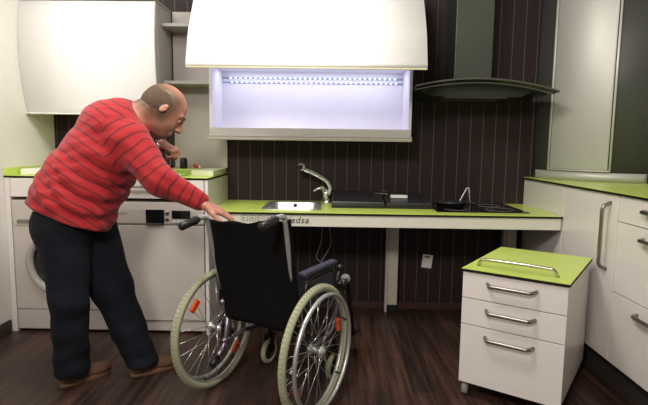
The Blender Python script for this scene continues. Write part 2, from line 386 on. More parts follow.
for k in (-1, 1):
    obj('lift_arm', MB().tube(arc([(k*.60, -.2, .60), (k*.60, -.45, .75), (k*.60, -.70, .78)], 4), .008, 8), M_handle, t)
ls = obj('led_tape_and_reflection', MB().box(-W+.02, W-.02, -.046, -.0405, .400, .412), M_ledb, t)
lo = obj('led_tape_and_reflection', MB().box(-W+.02, W-.02, -.046, -.0405, .370, .379), M_ledb, t)  # this tape and its diodes are modelled reflections of the row above
for k in range(34):
    x = -.58+k*1.16/33
    obj('diode_and_reflection', MB().box(x-.0065, x+.0065, -.051, -.0465, .402, .410), M_led, ls)
    obj('diode_and_reflection', MB().box(x+.003, x+.014, -.050, -.0465, .372, .377), M_led, lo)
ld = bpy.data.lights.new('led_glow', 'AREA'); ld.energy = 3.1; ld.color = (.86, .86, 1); ld.shape = 'RECTANGLE'; ld.size = 1.2; ld.size_y = .12
lo_ = bpy.data.objects.new('led_glow', ld); COL.objects.link(lo_); lo_.parent = t; lo_.location = (0, -.20, .445); lo_.rotation_euler = (.1, 0, 0)

# ------------------------------------------------------------ kitchen table (low worktop on wall columns)
t = thing('kitchen_table', 'long low lime green table with a white apron and sink', 'table', (1.851, 0, 0))
def holed(x0, x1, y0, y1, z0, z1, hx0=-.748, hx1=-.404, hy0=-.53, hy1=-.11):
    bm_ = MB(); xs = (x0, hx0, hx1, x1); ys = (y0, hy0, hy1, y1); vs = [(x, y, z) for z in (z0, z1) for y in ys for x in xs]; fs = []
    q = lambda i, j, k: k*16+j*4+i
    for i in range(3):
        for j in range(3):
            if (i, j) != (1, 1): fs += [(q(i, j, 0), q(i, j+1, 0), q(i+1, j+1, 0), q(i+1, j, 0)), (q(i, j, 1), q(i+1, j, 1), q(i+1, j+1, 1), q(i, j+1, 1))]
    for i in range(3):
        fs += [(q(i, 0, 0), q(i+1, 0, 0), q(i+1, 0, 1), q(i, 0, 1)), (q(i, 3, 0), q(i, 3, 1), q(i+1, 3, 1), q(i+1, 3, 0)), (q(0, i, 0), q(0, i, 1), q(0, i+1, 1), q(0, i+1, 0)), (q(3, i, 0), q(3, i+1, 0), q(3, i+1, 1), q(3, i, 1))]
    fs += [(q(1, 1, 0), q(1, 1, 1), q(2, 1, 1), q(2, 1, 0)), (q(1, 2, 0), q(2, 2, 0), q(2, 2, 1), q(1, 2, 1)), (q(1, 1, 0), q(1, 2, 0), q(1, 2, 1), q(1, 1, 1)), (q(2, 1, 0), q(2, 1, 1), q(2, 2, 1), q(2, 2, 0))]
    return bm_.add(vs, fs)
obj('tabletop_core', holed(-1.076, 1.076, -.655, -.002, .788, .7995), M_edge, t)
H = holed(-1.076, 1.076, -.6535, -.002, .7995, .802)
obj('tabletop', H, M_green, t)
ap = MB(); ap.box(-1.07, 1.070, -.648, -.628, .716, .7875); ap.box(1.05, 1.07, -.6275, -.02, .716, .7875); ap.box(-1.07, -1.05, -.6275, -.02, .716, .7875); ap.box(-1.05, 1.05, -.04, -.02, .716, .7875)
apr = obj('apron', ap, mat('apron_white', srgb(215, 212, 196), .35), t, .002)
for x in (.135, .975):
    lg = obj('leg', MB().box(x-.038, x+.033, -.11, -.0455, 0.06, .7875).box(x-.055, x-.039, -.10, -.0455, .0, .7155), mat('leg_white', srgb(200, 192, 176), .4), t, .003)
    obj('leg_foot', box(x-.034, x+.03, -.106, -.05, 0, .0595), M_black, lg)
def text(body, size, loc, parent, material, name, shear=.25, rx=PI/2, ext=.0006, rz=0):
    cu = bpy.data.curves.new(name, 'FONT'); cu.body = body; cu.size = size; cu.shear = shear; cu.extrude = ext; cu.offset = size*.02; cu.space_character = 1.15
    o = bpy.data.objects.new(name, cu); COL.objects.link(o); o.parent = parent; o.location = loc; o.rotation_euler = (rx, 0, rz); cu.materials.append(material)
    bpy.context.view_layer.update()
    me = bpy.data.meshes.new_from_object(o.evaluated_get(bpy.context.evaluated_depsgraph_get()))
    o2 = bpy.data.objects.new(name, me); COL.objects.link(o2); o2.parent = parent; o2.location = loc; o2.rotation_euler = (rx, 0, rz)
    bpy.data.objects.remove(o); return o2
text('iedsa', .055, (1.268-1.851, -.649, .737), apr, M_ink, 'lettering')
for k in range(4):
    x = .985+k*.047-1.851; z = .745; f = MB()
    f.box(x, x+.04, -.6495, -.648, z, z+.004).box(x, x+.04, -.6495, -.648, z+.032, z+.036).box(x, x+.004, -.6495, -.648, z+.0045, z+.0315).box(x+.036, x+.04, -.6495, -.648, z+.0045, z+.0315)
    if k % 2: f.box(x+.012, x+.028, -.6495, -.648, z+.012, z+.024)
    else: f.box(x+.010, x+.016, -.6495, -.648, z+.008, z+.028).box(x+.0165, x+.03, -.6495, -.648, z+.016, z+.020)
    obj('printed_symbol', f, M_inks, apr)

# sink set into the table
M_sink = mat('sink_steel', srgb(205, 204, 200), .32, .8)
t = thing('sink', 'stainless steel sink let into the green table', 'sink', (1.275, -.32, .802))
def rrect(w_, d_, r, n=6):
    o = []
    for cx, cy, a0 in ((w_-r, d_-r, 0), (-w_+r, d_-r, PI/2), (-w_+r, -d_+r, PI), (w_-r, -d_+r, 1.5*PI)):
        o += [(cx+r*math.cos(a0+k*PI/2/n), cy+r*math.sin(a0+k*PI/2/n)) for k in range(n+1)]
    return o
def loft(levels):                                           # levels: (half w, half d, radius, z)
    s = MB(); vs = []; n = None
    for (a, b, r, z) in levels:
        q = rrect(a, b, r); n = len(q); vs += [(x, y, z) for x, y in q]
    fs = [(i*n+k, i*n+(k+1) % n, (i+1)*n+(k+1) % n, (i+1)*n+k) for i in range(len(levels)-1) for k in range(n)]
    fs.append(tuple(range((len(levels)-1)*n, len(levels)*n)))
    return s.add(vs, fs, True)
obj('rim', loft([(.162, .20, .05, -.118), (.190, .232, .06, .001), (.190, .232, .06, .004), (.185, .227, .055, .0065), (.165, .207, .05, .0055), (.160, .202, .05, .0), (.150, .19, .045, -.10), (.135, .175, .04, -.112)][1:]), M_sink, t)
obj('drain', MB().lathe([(.025, .0), (.025, .004), (.012, .005)], (0, .0, -.111), 18), M_black, t)
obj('overflow', MB().lathe([(.014, .001), (.014, .006), (.006, .008)], (0, -.203, -.02), 16, Matrix.Rotation(0, 4, 'X') @ Matrix.Rotation(PI, 4, 'Z'), axis='y'), M_black, t)

t = thing('faucet', 'chrome faucet with a bent spout rising behind the sink', 'faucet', (1.500, -.135, .802))
obj('base', MB().lathe([(.03, 0), (.03, .008), (.024, .014), (.023, .03)], n=20), M_chrome, t)
obj('body', MB().tube([(0, 0, .028), (-.006, 0, .06), (-.018, 0, .095)], [.023, .022, .02], 16), M_chrome, t)
obj('spout', MB().tube(catmull([(.012, .01, .06), (.022, .005, .10), (.0, 0, .15), (-.055, -.01, .19), (-.122, -.015, .222), (-.175, -.02, .243)], 6), [.015]*14+[.0145]*17, 14), M_chrome, t)
hd = obj('spray_head', MB().tube([(-.155, -.02, .240), (-.172, -.022, .252), (-.19, -.024, .258), (-.205, -.026, .255)], [.018, .028, .029, .02], 16), M_chrome, t)
obj('nozzle', MB().lathe([(.018, -.006), (.018, 0.0)], (-.188, -.054, .252), 14, axis='y'), M_black, hd)
obj('lever', MB().tube([(-.018, -.005, .09), (-.034, -.02, .112), (-.06, -.03, .108), (-.095, -.035, .088)], [.018, .013, .008, .006], 10), M_chrome, t)
for k, dx in enumerate((0, .045)):
    p = catmull([(dx, 0, 0), (.02+dx, 0, -.06), (.01+dx*1.6, 0, -.2), (-.02+dx, .01, -.32), (.05-dx, 0, -.36)], 8)
    o = obj('supply_hose', MB().tube(p, .004, 8), M_inks); o.location = (1.45, -.09-k*.05, .714)
    tag(o, 'thin grey supply hose hanging under the sink, ' + ('left' if k == 0 else 'right')+' of two', 'hose', 'hoses under the sink')

# black cases, cards, hob, pan and stand
def case(x, y, w_, d_, h_, rz, label):
    t = thing('appliance_case', label, 'case', (x, y, .802), rz, 'black cases on the table')
    obj('base', MB().prism([(-d_/2, .001), (d_/2, .001), (d_/2, h_*1.3), (-d_/2, h_*.60)], -w_/2, w_/2), M_black, t, .004)
    obj('lid', MB().prism([(-d_/2+.003, h_*.62), (d_/2-.003, h_*1.32), (d_/2-.006, h_*1.75), (-d_/2+.006, h_*.92)], -w_/2+.004, w_/2-.004), M_case, t, .003)
    obj('latch', MB().box(-.02, .02, -d_/2-.004, -d_/2-.0002, h_*.35, h_*.57), M_black, t, .001)
    return t
case(1.708, -.22, .35, .37, .046, .0, 'flat black case beside the faucet, left of two')
case(2.042, -.22, .305, .36, .040, .0, 'flat black case with a white packet on it, right of two')
o = slab('packet', 1.995, -.22, .856, .115, .05, .02, .03, M_paper, 'white packet on top of the right black case', 'packet')
t = thing('stapler', 'small grey hinged clip lying where the two black cases meet', 'clip', (1.878, -.17, .873), -.5)
obj('lower_arm', MB().box(-.05, .05, -.01, .01, 0, .010), M_handle, t, .002)
obj('upper_arm', MB().tube([(-.045, 0, .015), (0, 0, .03), (.045, 0, .02)], .007, 8), M_case, t)
t = thing('cooktop', 'flush black glass cooktop at the right end of the table', 'cooktop', (2.485, -.285, .802))
obj('glass', MB().box(-.288, .288, -.255, .25, .0005, .006), M_glassd, t, .001)
for q in ((-.14, .1, .09), (.14, .1, .075), (-.14, -.12, .075), (.14, -.12, .09)):
    obj('burner_ring', MB().tube([(q[0]+q[2]*math.cos(k*PI/16), q[1]+q[2]*math.sin(k*PI/16), .0066) for k in range(32)], .0008, 4, closed=True), M_inks, t)
t = thing('frying_pan', 'low black frying pan standing on the left part of the cooktop', 'pan', (2.325, -.33, .8085), 2.6)
obj('bowl', MB().lathe([(.07, 0), (.085, .004), (.10, .035), (.103, .036), (.099, .034), (.082, .007), (.01, .006)], n=32), M_black, t)
obj('handle', MB().tube([(-.099, 0, .03), (-.14, 0, .038), (-.18, 0, .04)], [.008, .009, .007], 8), M_black, t)
obj('lid_glint', MB().lathe([(.03, .04), (.028, .046), (.01, .048)], n=20), M_handle, t)
obj('lid', MB().lathe([(.10, .0365), (.07, .043), (.03, .045)], n=32), M_case, t)
t = thing('wire_stand', 'bent chrome wire stand shaped like a peak on the cooktop', 'stand', (2.462, -.16, .8105), .0)
w1 = arc([(-.15, 0, .004), (-.045, 0, .0), (.016, .01, .115), (.030, .01, .115), (.044, .01, .0)], 4, .3)
M_wire = mat('bright_wire', srgb(220, 220, 215), .4, .4)
obj('wire', MB().tube(w1, .0045, 8), M_wire, t)
obj('back_wire', MB().tube(arc([(.022, .014, .113), (.040, .03, .10), (.056, .06, .0)], 4, .3), .0035, 8), M_chrome, t)
t = thing('socket_plate', 'small tilted white plate with a dark slot on the striped wall', 'wall plate', (2.247, -.004, .365))
obj('plate', MB().box(-.037, .037, -.006, 0.0005, -.05, .05, Matrix.Rotation(.12, 4, 'Y')), M_paper, t, .001)
obj('slot', MB().box(-.024, .014, -.009, -.0065, .028, .038, Matrix.Rotation(.12, 4, 'Y')), M_black, t)

# ------------------------------------------------------------ extractor hood
t = thing('range_hood', 'extractor hood with a steel chimney over an arched glass canopy', 'range hood', (2.447, 0, 1.555))
obj('chimney', MB().box(-.122, .122, -.29, -.002, .076, 1.135), mat('dull_steel', srgb(74, 78, 68), .5, .6), t, .004)
def arch(x): return .072*(1-(x/.49)**2)
def sheet(x0, x1, y0, y1, off, th, n=28):
    s = MB(); p = [(x0+(x1-x0)*k/n, arch(x0+(x1-x0)*k/n)+off) for k in range(n+1)]
    return s.prism(p+[(a, b+th) for a, b in p][::-1], y0, y1, axis='y', smooth=True)
obj('glass_canopy', sheet(-.40, .49, -.47, -.003, 0, .006), M_glass, t)
obj('front_rim', sheet(-.40, .49, -.478, -.4705, .002, .009), M_handle, t)
obj('lower_rim', sheet(-.40, .47, -.455, -.445, -.019, .006), M_handle, t)
bx = MB(); n = 16
pf = [(-.38+.76*k/n, arch(-.38+.76*k/n)-.003) for k in range(n+1)]
bx.prism(pf+[(.28, -.025), (-.28, -.025)], -.40, -.004, axis='y')
bd = obj('filter_body', bx, mat('hood_under', srgb(48, 52, 42), .45, .5), t, .002)
obj('filter', box(-.2, .2, -.38, -.08, -.030, -.0255), M_steel, bd)
obj('maker_plate', MB().box(-.03, .035, -.2915, -.2902, .098, .106), M_steel, t)

# ------------------------------------------------------------ right run
def unit(label, y0, y1, kind):
    t = thing('base_cabinet', label, 'cabinet', (XR, (y0+y1)/2, 0), 0, 'white base cabinets of the right run')
    h = (y1-y0)/2
    obj('carcass', MB().box(.021, XW-XR-.002, -h+.0005, h-.0005, .15, .986), M_white, t)
    obj('plinth', MB().box(.05, .065, -h, h, 0, .149), M_plinth, t)
    if kind == 'blank': obj('front_panel', MB().box(0, .0205, -h+.001, h-.001, .155, .985), M_white, t, .001)
    if kind == 'door':
        d = obj('door', MB().box(0, .0205, -h+.001, h-.002, .155, .985), M_white, t, .001)
        obj('handle', bowx(.34, .042, .009, (0, -h+.07, .775), True), M_handle, d)
    if kind == 'drawer':
        for a, b in ((.862, .985), (.514, .858), (.155, .510)):
            d = obj('drawer', MB().box(0, .0205, -h+.002, h-.002, a, b), M_white, t, .001)
            hz = (b-.05)
            obj('handle', bowx(.30, .036, .009, (0, h-.36, hz), False), M_handle, d)
    return t
unit('white filler cabinet meeting the end of the green table', -.64, -.003, 'blank')
unit('white base cabinet with one door and a tall bow handle', -1.227, -.642, 'door')
unit('white base cabinet with three drawers at the right edge', -2.03, -1.229, 'drawer')
t = thing('worktop', 'lime green laminate worktop running along the right wall', 'worktop', (XR, 0, .988))
obj('core_edge', box(-.012, XW-XR-.002, -2.03, -.002, -.001, .0095), M_edge, t)
obj('surface', box(-.010, XW-XR-.002, -2.028, -.002, .0095, .012), M_green, t)

M_trim = mat('pale_trim', srgb(205, 205, 196), .4, .2)
t = thing('corner_cabinet', 'tall quarter-round satin grey cabinet standing in the right corner', 'cabinet', (XW-.002, -.002, 1.0005))
def sector(r0, r1, a0, a1, z0, z1, n=40):
    s = MB(); A = [math.radians(a0+(a1-a0)*k/n) for k in range(n+1)]
    po = [(-r1*math.cos(a), -r1*math.sin(a)) for a in A]; pi = [(-r0*math.cos(a), -r0*math.sin(a)) for a in A]
    return s.prism(po+pi[::-1], z0, z1, axis='z', smooth=True)
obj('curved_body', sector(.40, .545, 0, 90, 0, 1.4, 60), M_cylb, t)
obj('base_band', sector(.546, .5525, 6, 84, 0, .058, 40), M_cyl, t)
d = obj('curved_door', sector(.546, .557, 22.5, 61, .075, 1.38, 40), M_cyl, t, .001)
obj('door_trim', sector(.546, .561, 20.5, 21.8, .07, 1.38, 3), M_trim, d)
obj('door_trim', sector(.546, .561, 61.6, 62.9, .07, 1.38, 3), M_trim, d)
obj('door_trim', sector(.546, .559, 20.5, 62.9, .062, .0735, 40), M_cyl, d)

# ------------------------------------------------------------ drawer trolley
ang = -.5972
t = thing('drawer_trolley', 'white three-drawer trolley on casters with a lime green top', 'trolley', (2.165, -1.325, 0), ang)
Wt, Dt = .461, .634
obj('carcass', MB().box(.004, Wt-.004, .02, Dt-.005, .085, .6265), M_white, t, .001)
tp = obj('top_core', MB().box(-.006, Wt+.006, -.008, Dt, .627, .638), M_edge, t)
obj('top', MB().box(-.0045, Wt+.0045, -.0065, Dt-.0015, .638, .6405), M_green, t)
rail = arc([(.045, .085, .6415), (.062, .075, .676), (.14, .072, .678), (.23, .072, .678), (.32, .072, .678), (.385, .075, .676), (.402, .085, .6415)], 8)
obj('rail', MB().tube(rail, .008, 12), M_handle2, t, label='chrome rail across the green top')
for a, b in ((.500, .6245), (.371, .496), (.080, .367)):
    d = obj('drawer', MB().box(.001, Wt-.001, 0, .0195, a, b), M_white, t, .0015)
    p = arc([(.118, 0, b-.042), (.134, -.032, b-.047), (.318, -.032, b-.047), (.334, 0, b-.042)], 6)
    obj('handle', MB().tube(p, .0085, 12), M_handle, d)
for x, y in ((.022, .05), (Wt-.045, .05), (.045, Dt-.06), (Wt-.045, Dt-.06)):
    cs = obj('caster', MB().tube([(x-.012, y, .032), (x+.012, y, .032)], .032, 20), mat('caster_grey', srgb(150, 152, 150), .5), t)
    obj('fork', MB().box(x-.018, x-.0135, y-.012, y+.012, .03, .085).box(x+.0135, x+.018, y-.012, y+.012, .03, .085).box(x-.018, x+.018, y-.018, y+.018, .078, .084), M_handle, cs)

# ------------------------------------------------------------ wheelchair
wc = thing('wheelchair', 'black folding wheelchair with pale tyres seen from behind', 'wheelchair', (1.221, -1.387, 0), -math.radians(27.2))
TR, R0 = .287, .298
def wheel_parts(sx):
    cx = sx*TR
    rim = obj('rear_wheel', ring((cx, 0, R0), R0-.030, .009, 64, 8, 'x'), M_alu, wc, label='large spoked rear wheel')
    obj('tyre', ring((cx, 0, R0), R0-.0165, .0165, 72, 14, 'x'), M_tyre, rim)
    gr = MB()
    for k in range(90):
        a = 2*PI*k/90; M = Matrix.Translation((cx, 0, R0)) @ Matrix.Rotation(a, 4, 'X') @ Matrix.Translation((0, 0, R0-.0006))
        gr.box(-.009, .009, -.0028, .0028, -.001, .0012, M)
    obj('tread', gr, mat('tread_grey', srgb(150, 150, 122), .8), rim)
    hr = obj('hand_rim', ring((cx+sx*.042, 0, R0), R0-.042, .0095, 64, 10, 'x'), M_alu, rim)
    for k in range(6):
        a = 2*PI*k/6+.3; y, z = math.cos(a), math.sin(a)
        obj('rim_tab', MB().tube([(cx, y*(R0-.036), R0+z*(R0-.036)), (cx+sx*.036, y*(R0-.044), R0+z*(R0-.044))], .0045, 6), M_black, rim)
    obj('hub', MB().lathe([(.012, -.035), (.028, -.03), (.028, -.026), (.014, -.02), (.014, .02), (.028, .026), (.028, .03), (.012, .04), (.01, .044)], (cx, 0, R0), 20, axis='x'), M_alu, rim)
    for k in range(28):
        a = 2*PI*k/28; b = a+(.9 if (k//2) % 2 else -.9); s = 1 if k % 2 else -1
        p0 = (cx+s*.028, .026*math.cos(b), R0+.026*math.sin(b)); p1 = (cx, (R0-.036)*math.cos(a), R0+(R0-.036)*math.sin(a))
        obj('spoke', MB().tube([p0, p1], .0014, 5), M_chrome, rim)
    for a in ((math.radians(135), math.radians(-45)) if sx < 0 else (math.radians(170+45), math.radians(15))):
        y, z = math.cos(a)*.215, R0+math.sin(a)*.215
        M = Matrix.Translation((cx+.004, y, z)) @ Matrix.Rotation(a, 4, 'X')
        obj('reflector', MB().box(-.008, .008, -.014, .014, -.032, .032, M), M_orange, rim, .004)
wheel_parts(-1); wheel_parts(1)
def yb(z): return -.03-.11*(z-.42)/.47                       # the back rest leans backwards
for sx in (-1, 1):
    fr = MB(); e = .017*sx-.002
    fr.tube(catmull([(sx*.205, .03, .30), (sx*.205, .0, .42), (sx*.209, yb(.65), .65), (sx*.209, yb(.86), .86+e), (sx*.209, yb(.9)-.01, .895+e), (sx*.209, yb(.9)-.045, .90+e), (sx*.209, yb(.9)-.075, .895+e)], 5), .0125, 12)
    po = obj('back_post', fr, M_alu, wc)
    obj('push_grip', MB().tube([(sx*.209, yb(.9)-.06, .896+e), (sx*.209, yb(.9)-.075, .893+e), (sx*.209, yb(.9)-.12, .884+e), (sx*.209, yb(.9)-.165, .876+e), (sx*.209, yb(.9)-.172, .875+e)], [.014, .019, .0175, .019, .012], 14), M_black, po)
    sf = MB()
    sf.tube(arc([(sx*.205, -.06, .455), (sx*.205, .36, .47), (sx*.205, .44, .40), (sx*.20, .50, .20)], 6), .0125, 12)
    sf.tube(arc([(sx*.205, -.05, .26), (sx*.205, .33, .26), (sx*.205, .36, .46)], 6), .012, 12)
    sf.tube([(sx*.205, .0, .455), (sx*.205, 0, .255)], .012, 10)
    side = obj('side_frame', sf, M_frame, wc)
    obj('axle_plate', MB().box(sx*.205-.006+sx*.016, sx*.205+.006+sx*.016, -.035, .05, .25, .34), M_black, side, .003)
    tl = MB().tube(arc([(sx*.205, .0, .42), (sx*.205, -.03, .24), (sx*.205, -.10, .185)], 5), .012, 10)
    tip = obj('tipping_lever', tl, M_frame, wc)
    obj('lever_tip', MB().tube([(sx*.205, -.085, .193), (sx*.205, -.135, .168)], .016, 12), M_black, tip)
    c0 = (sx*.20, .34, .07)
    cs = obj('caster', ring(c0, .056, .0135, 32, 12, 'x'), M_tyre, wc, label='small pale front caster wheel')
    obj('caster_hub', MB().lathe([(.046, -.008), (.046, .008)], c0, 24, axis='x'), M_black, cs)
    obj('fork', MB().box(c0[0]-.022, c0[0]-.018, .325, .36, .07, .16).box(c0[0]+.018, c0[0]+.022, .325, .36, .07, .16).box(c0[0]-.022, c0[0]+.022, .32, .38, .155, .165).tube([(c0[0], .35, .16), (c0[0], .35, .27)], .012, 10), M_black, cs)
    ar = MB().tube(arc([(sx*.238, -.02, .44), (sx*.238, -.02, .62), (sx*.238, .27, .62), (sx*.238, .27, .46)], 5), .009, 10)
    aro = obj('armrest', ar, M_black, wc)
    obj('armrest_pad', MB().box(sx*.238-.021, sx*.238+.021, -.05, .26, .635, .658), M_pad, aro, .008)
    obj('skirt_guard', MB().box(sx*.238-.003, sx*.238+.003, -.005, .255, .46, .60), M_pad, aro, .002)
    obj('brake', MB().tube(arc([(sx*.225, .30, .50), (sx*.24, .27, .52), (sx*.25, .30, .60)], 4), .008, 8).sphere((sx*.25, .30, .61), .016), M_black, wc)
    lr = obj('leg_rest', MB().tube(arc([(sx*.215, .36, .50), (sx*.215, .47, .50), (sx*.19, .60, .16)], 5), .0125, 12).lathe([(.026, -.02), (.03, .02)], (sx*.225, .40, .50), 16, axis='x'), M_black, wc)
    obj('foot_plate', MB().box(min(sx*.19, sx*.03), max(sx*.19, sx*.03), .56, .70, .135, .148), M_black, lr, .004)
    obj('joint_cap', MB().sphere((sx*.225, .42, .52), .026), M_inks, lr)
seat = MB(); seat.box(-.19, .19, -.02, .36, .465, .50)
obj('seat', seat, M_fab, wc, .012)
cb = MB().tube([(-.2, .14, .26), (.2, .14, .45)], .012, 10).tube([(.2, .16, .26), (-.2, .16, .45)], .012, 10)
obj('cross_brace', cb, M_black, wc)
# the sling: sagging cloth wrapped round both posts, built as a thick curved sheet
def sling():
    nx, nz = 24, 24; vs = []; fs = []
    for side in (0, 1):
        for j in range(nz+1):
            z = .38+.505*j/nz
            for i in range(nx+1):
                u = -1+2*i/nx
                sag = .030*(1-u*u)*math.sin(PI*min(1, max(0, (j/nz)*1.0)))
                top = .0 if j < nz else -.004*math.cos(u*9)
                zz = z+top-(.014*(1-abs(u))*(1 if j == nz else 0)) - (.02*(1+u)*.5*(1-j/nz))
                wr = .004*math.sin(7*u+9*z)+.003*math.sin(21*z+3*u)
                y = yb(z)+sag-(.020 if side == 0 else 0.0)*1+wr + (.016*u**8 if side == 0 else -.004*u**8)
                vs.append((u*(.219)+.017, y, zz+u*.017*j/nz))
    N = (nx+1)*(nz+1)
    for s0, fl in ((0, False), (N, True)):
        for j in range(nz):
            for i in range(nx):
                a = s0+j*(nx+1)+i; q = (a, a+1, a+nx+2, a+nx+1); fs.append(q[::-1] if fl else q)
    for j in range(nz):
        for i in (0, nx):
            a = j*(nx+1)+i; fs.append((a, a+nx+1, a+nx+1+N, a+N))
    for i in range(nx):
        for j in (0, nz):
            a = j*(nx+1)+i; fs.append((a, a+1, a+1+N, a+N))
    return MB().add(vs, fs, True)
br = obj('backrest', sling(), M_fab, wc)

# ------------------------------------------------------------ implicit surfaces for the person
class Field:
    def __init__(s, lo, hi, h):
        s.lo = np.array(lo, float); s.h = h; s.n = np.ceil((np.array(hi)-s.lo)/h).astype(int)+1
        s.g = np.full(s.n, .06, np.float32)
    def region(s, lo, hi):
        a = np.maximum(0, np.floor((np.array(lo)-s.lo)/s.h).astype(int)); b = np.minimum(s.n, np.ceil((np.array(hi)-s.lo)/s.h).astype(int)+1)
        if (b <= a).any(): return None, None
        ax = [(s.lo[k]+s.h*np.arange(a[k], b[k])) for k in range(3)]
        X = np.stack(np.meshgrid(*ax, indexing='ij'), -1).astype(np.float32)
        return tuple(slice(a[k], b[k]) for k in range(3)), X
    def blend(s, sl, d, k):
        g = s.g[sl]; hh = np.clip(.5+.5*(g-d)/k, 0, 1); s.g[sl] = g*(1-hh)+d*hh-k*hh*(1-hh)
    def cone(s, a, b, ra, rb, k=.02):
        a = np.array(a, float); b = np.array(b, float); m = max(ra, rb)+.06
        sl, X = s.region(np.minimum(a, b)-m, np.maximum(a, b)+m)
        if sl is None: return
        d = b-a; t = np.clip(((X-a)@d)/max(d@d, 1e-9), 0, 1)
        s.blend(sl, np.linalg.norm(X-a-t[..., None]*d, axis=-1)-(ra+(rb-ra)*t), k)
    def ell(s, c, ax, r, k=.02, neg=False):                  # ax: 3 unit rows, r: 3 radii
        c = np.array(c, float); ax = np.array(ax, float); r = np.array(r, float); m = max(r)+.06
        sl, X = s.region(c-m, c+m)
        if sl is None: return
        q = ((X-c)@ax.T); k0 = np.linalg.norm(q/r, axis=-1); k1 = np.linalg.norm(q/(r*r), axis=-1)+1e-6
        d = k0*(k0-1)/k1
        if neg: s.g[sl] = np.maximum(s.g[sl], -d)
        else: s.blend(sl, d, k)
    def spine(s, pts, sec, side, grow=0, k=.03):             # lofted ellipses along a polyline; sec = (half width, half depth)
        pts = np.array(pts, float); sec = np.array(sec)+grow; side = np.array(side, float)
        sl, X = s.region(pts.min(0)-.33, pts.max(0)+.33)
        best = np.full(X.shape[:3], 9., np.float32)
        for i in range(len(pts)-1):
            a, b = pts[i], pts[i+1]; d = b-a; L = np.linalg.norm(d); u = d/L
            f = np.cross(u, side); f /= np.linalg.norm(f)
            q = X-a; t = (q@u)/L; tc = np.clip(t, 0, 1); w_ = sec[i, 0]+(sec[i+1, 0]-sec[i, 0])*tc; e = sec[i, 1]+(sec[i+1, 1]-sec[i, 1])*tc
            x, y, z = q@side, q@f, (t-tc)*L
            kk = np.sqrt((x/w_)**2+(y/e)**2+(z/(.6*e))**2)
            dd = (kk-1)*np.minimum(w_, e)
            hh = np.clip(.5+.5*(best-dd)/.03, 0, 1); best = best*(1-hh)+dd*hh-.03*hh*(1-hh)
        s.blend(sl, best, k)
    def mesh(s):
        g = s.g; n = np.array(g.shape); ins = g < 0
        c = [ins[i:n[0]-1+i, j:n[1]-1+j, k:n[2]-1+k] for i in (0, 1) for j in (0, 1) for k in (0, 1)]
        cnt = sum(x.astype(np.int8) for x in c); act = (cnt > 0) & (cnt < 8)
        idx = np.full(act.shape, -1, np.int64); cells = np.argwhere(act); idx[act] = np.arange(len(cells))
        P = np.zeros((len(cells), 3)); C = np.zeros(len(cells))
        cor = [(i, j, k) for i in (0, 1) for j in (0, 1) for k in (0, 1)]
        val = {q: g[cells[:, 0]+q[0], cells[:, 1]+q[1], cells[:, 2]+q[2]].astype(float) for q in cor}
        for a in cor:
            for d in range(3):
                if a[d] == 0:
                    b = list(a); b[d] = 1; b = tuple(b); va, vb = val[a], val[b]; x = (va < 0) != (vb < 0)
                    t = va[x]/(va[x]-vb[x]); p = np.tile(np.array(a, float), (x.sum(), 1)); p[:, d] = t; P[x] += p; C[x] += 1
        P = (P/C[:, None]+cells)*s.h+s.lo
        F = []
        for d in range(3):
            sh = [slice(None)]*3; sa = list(sh); sb = list(sh); sa[d] = slice(0, -1); sb[d] = slice(1, None)
            x = ins[tuple(sa)] != ins[tuple(sb)]; e = np.argwhere(x); o1, o2 = [k for k in range(3) if k != d]
            e = e[(e[:, o1] > 0) & (e[:, o2] > 0) & (e[:, o1] < n[o1]-1) & (e[:, o2] < n[o2]-1)]
            def at(q1, q2):
                q = e.copy(); q[:, o1] -= q1; q[:, o2] -= q2; return idx[q[:, 0], q[:, 1], q[:, 2]]
            quad = np.stack([at(1, 1), at(0, 1), at(0, 0), at(1, 0)], 1)
            fl = ins[e[:, 0], e[:, 1], e[:, 2]]
            if d == 1: fl = ~fl
            quad[~fl] = quad[~fl][:, ::-1]; F.append(quad)
        F = np.concatenate(F); F = F[(F >= 0).all(1)]
        return P, F
def npmesh(name, P, F, material, parent, smooth_it=3, attr=None, an='stripe'):
    me = bpy.data.meshes.new(name)
    E = np.concatenate([F[:, [0, 1]], F[:, [1, 2]], F[:, [2, 3]], F[:, [3, 0]]])
    for _ in range(smooth_it):
        acc = np.zeros_like(P); c = np.zeros(len(P))
        np.add.at(acc, E[:, 0], P[E[:, 1]]); np.add.at(c, E[:, 0], 1); np.add.at(acc, E[:, 1], P[E[:, 0]]); np.add.at(c, E[:, 1], 1)
        P = P*.5+.5*acc/np.maximum(c, 1)[:, None]
    me.from_pydata(P.tolist(), [], F.tolist()); me.polygons.foreach_set('use_smooth', [True]*len(me.polygons)); me.materials.append(material)
    if attr is not None:
        a = me.attributes.new(an, 'FLOAT', 'POINT'); a.data.foreach_set('value', attr(P).astype(np.float32))
    me.update(); o = bpy.data.objects.new(name, me); COL.objects.link(o); o.parent = parent; return o

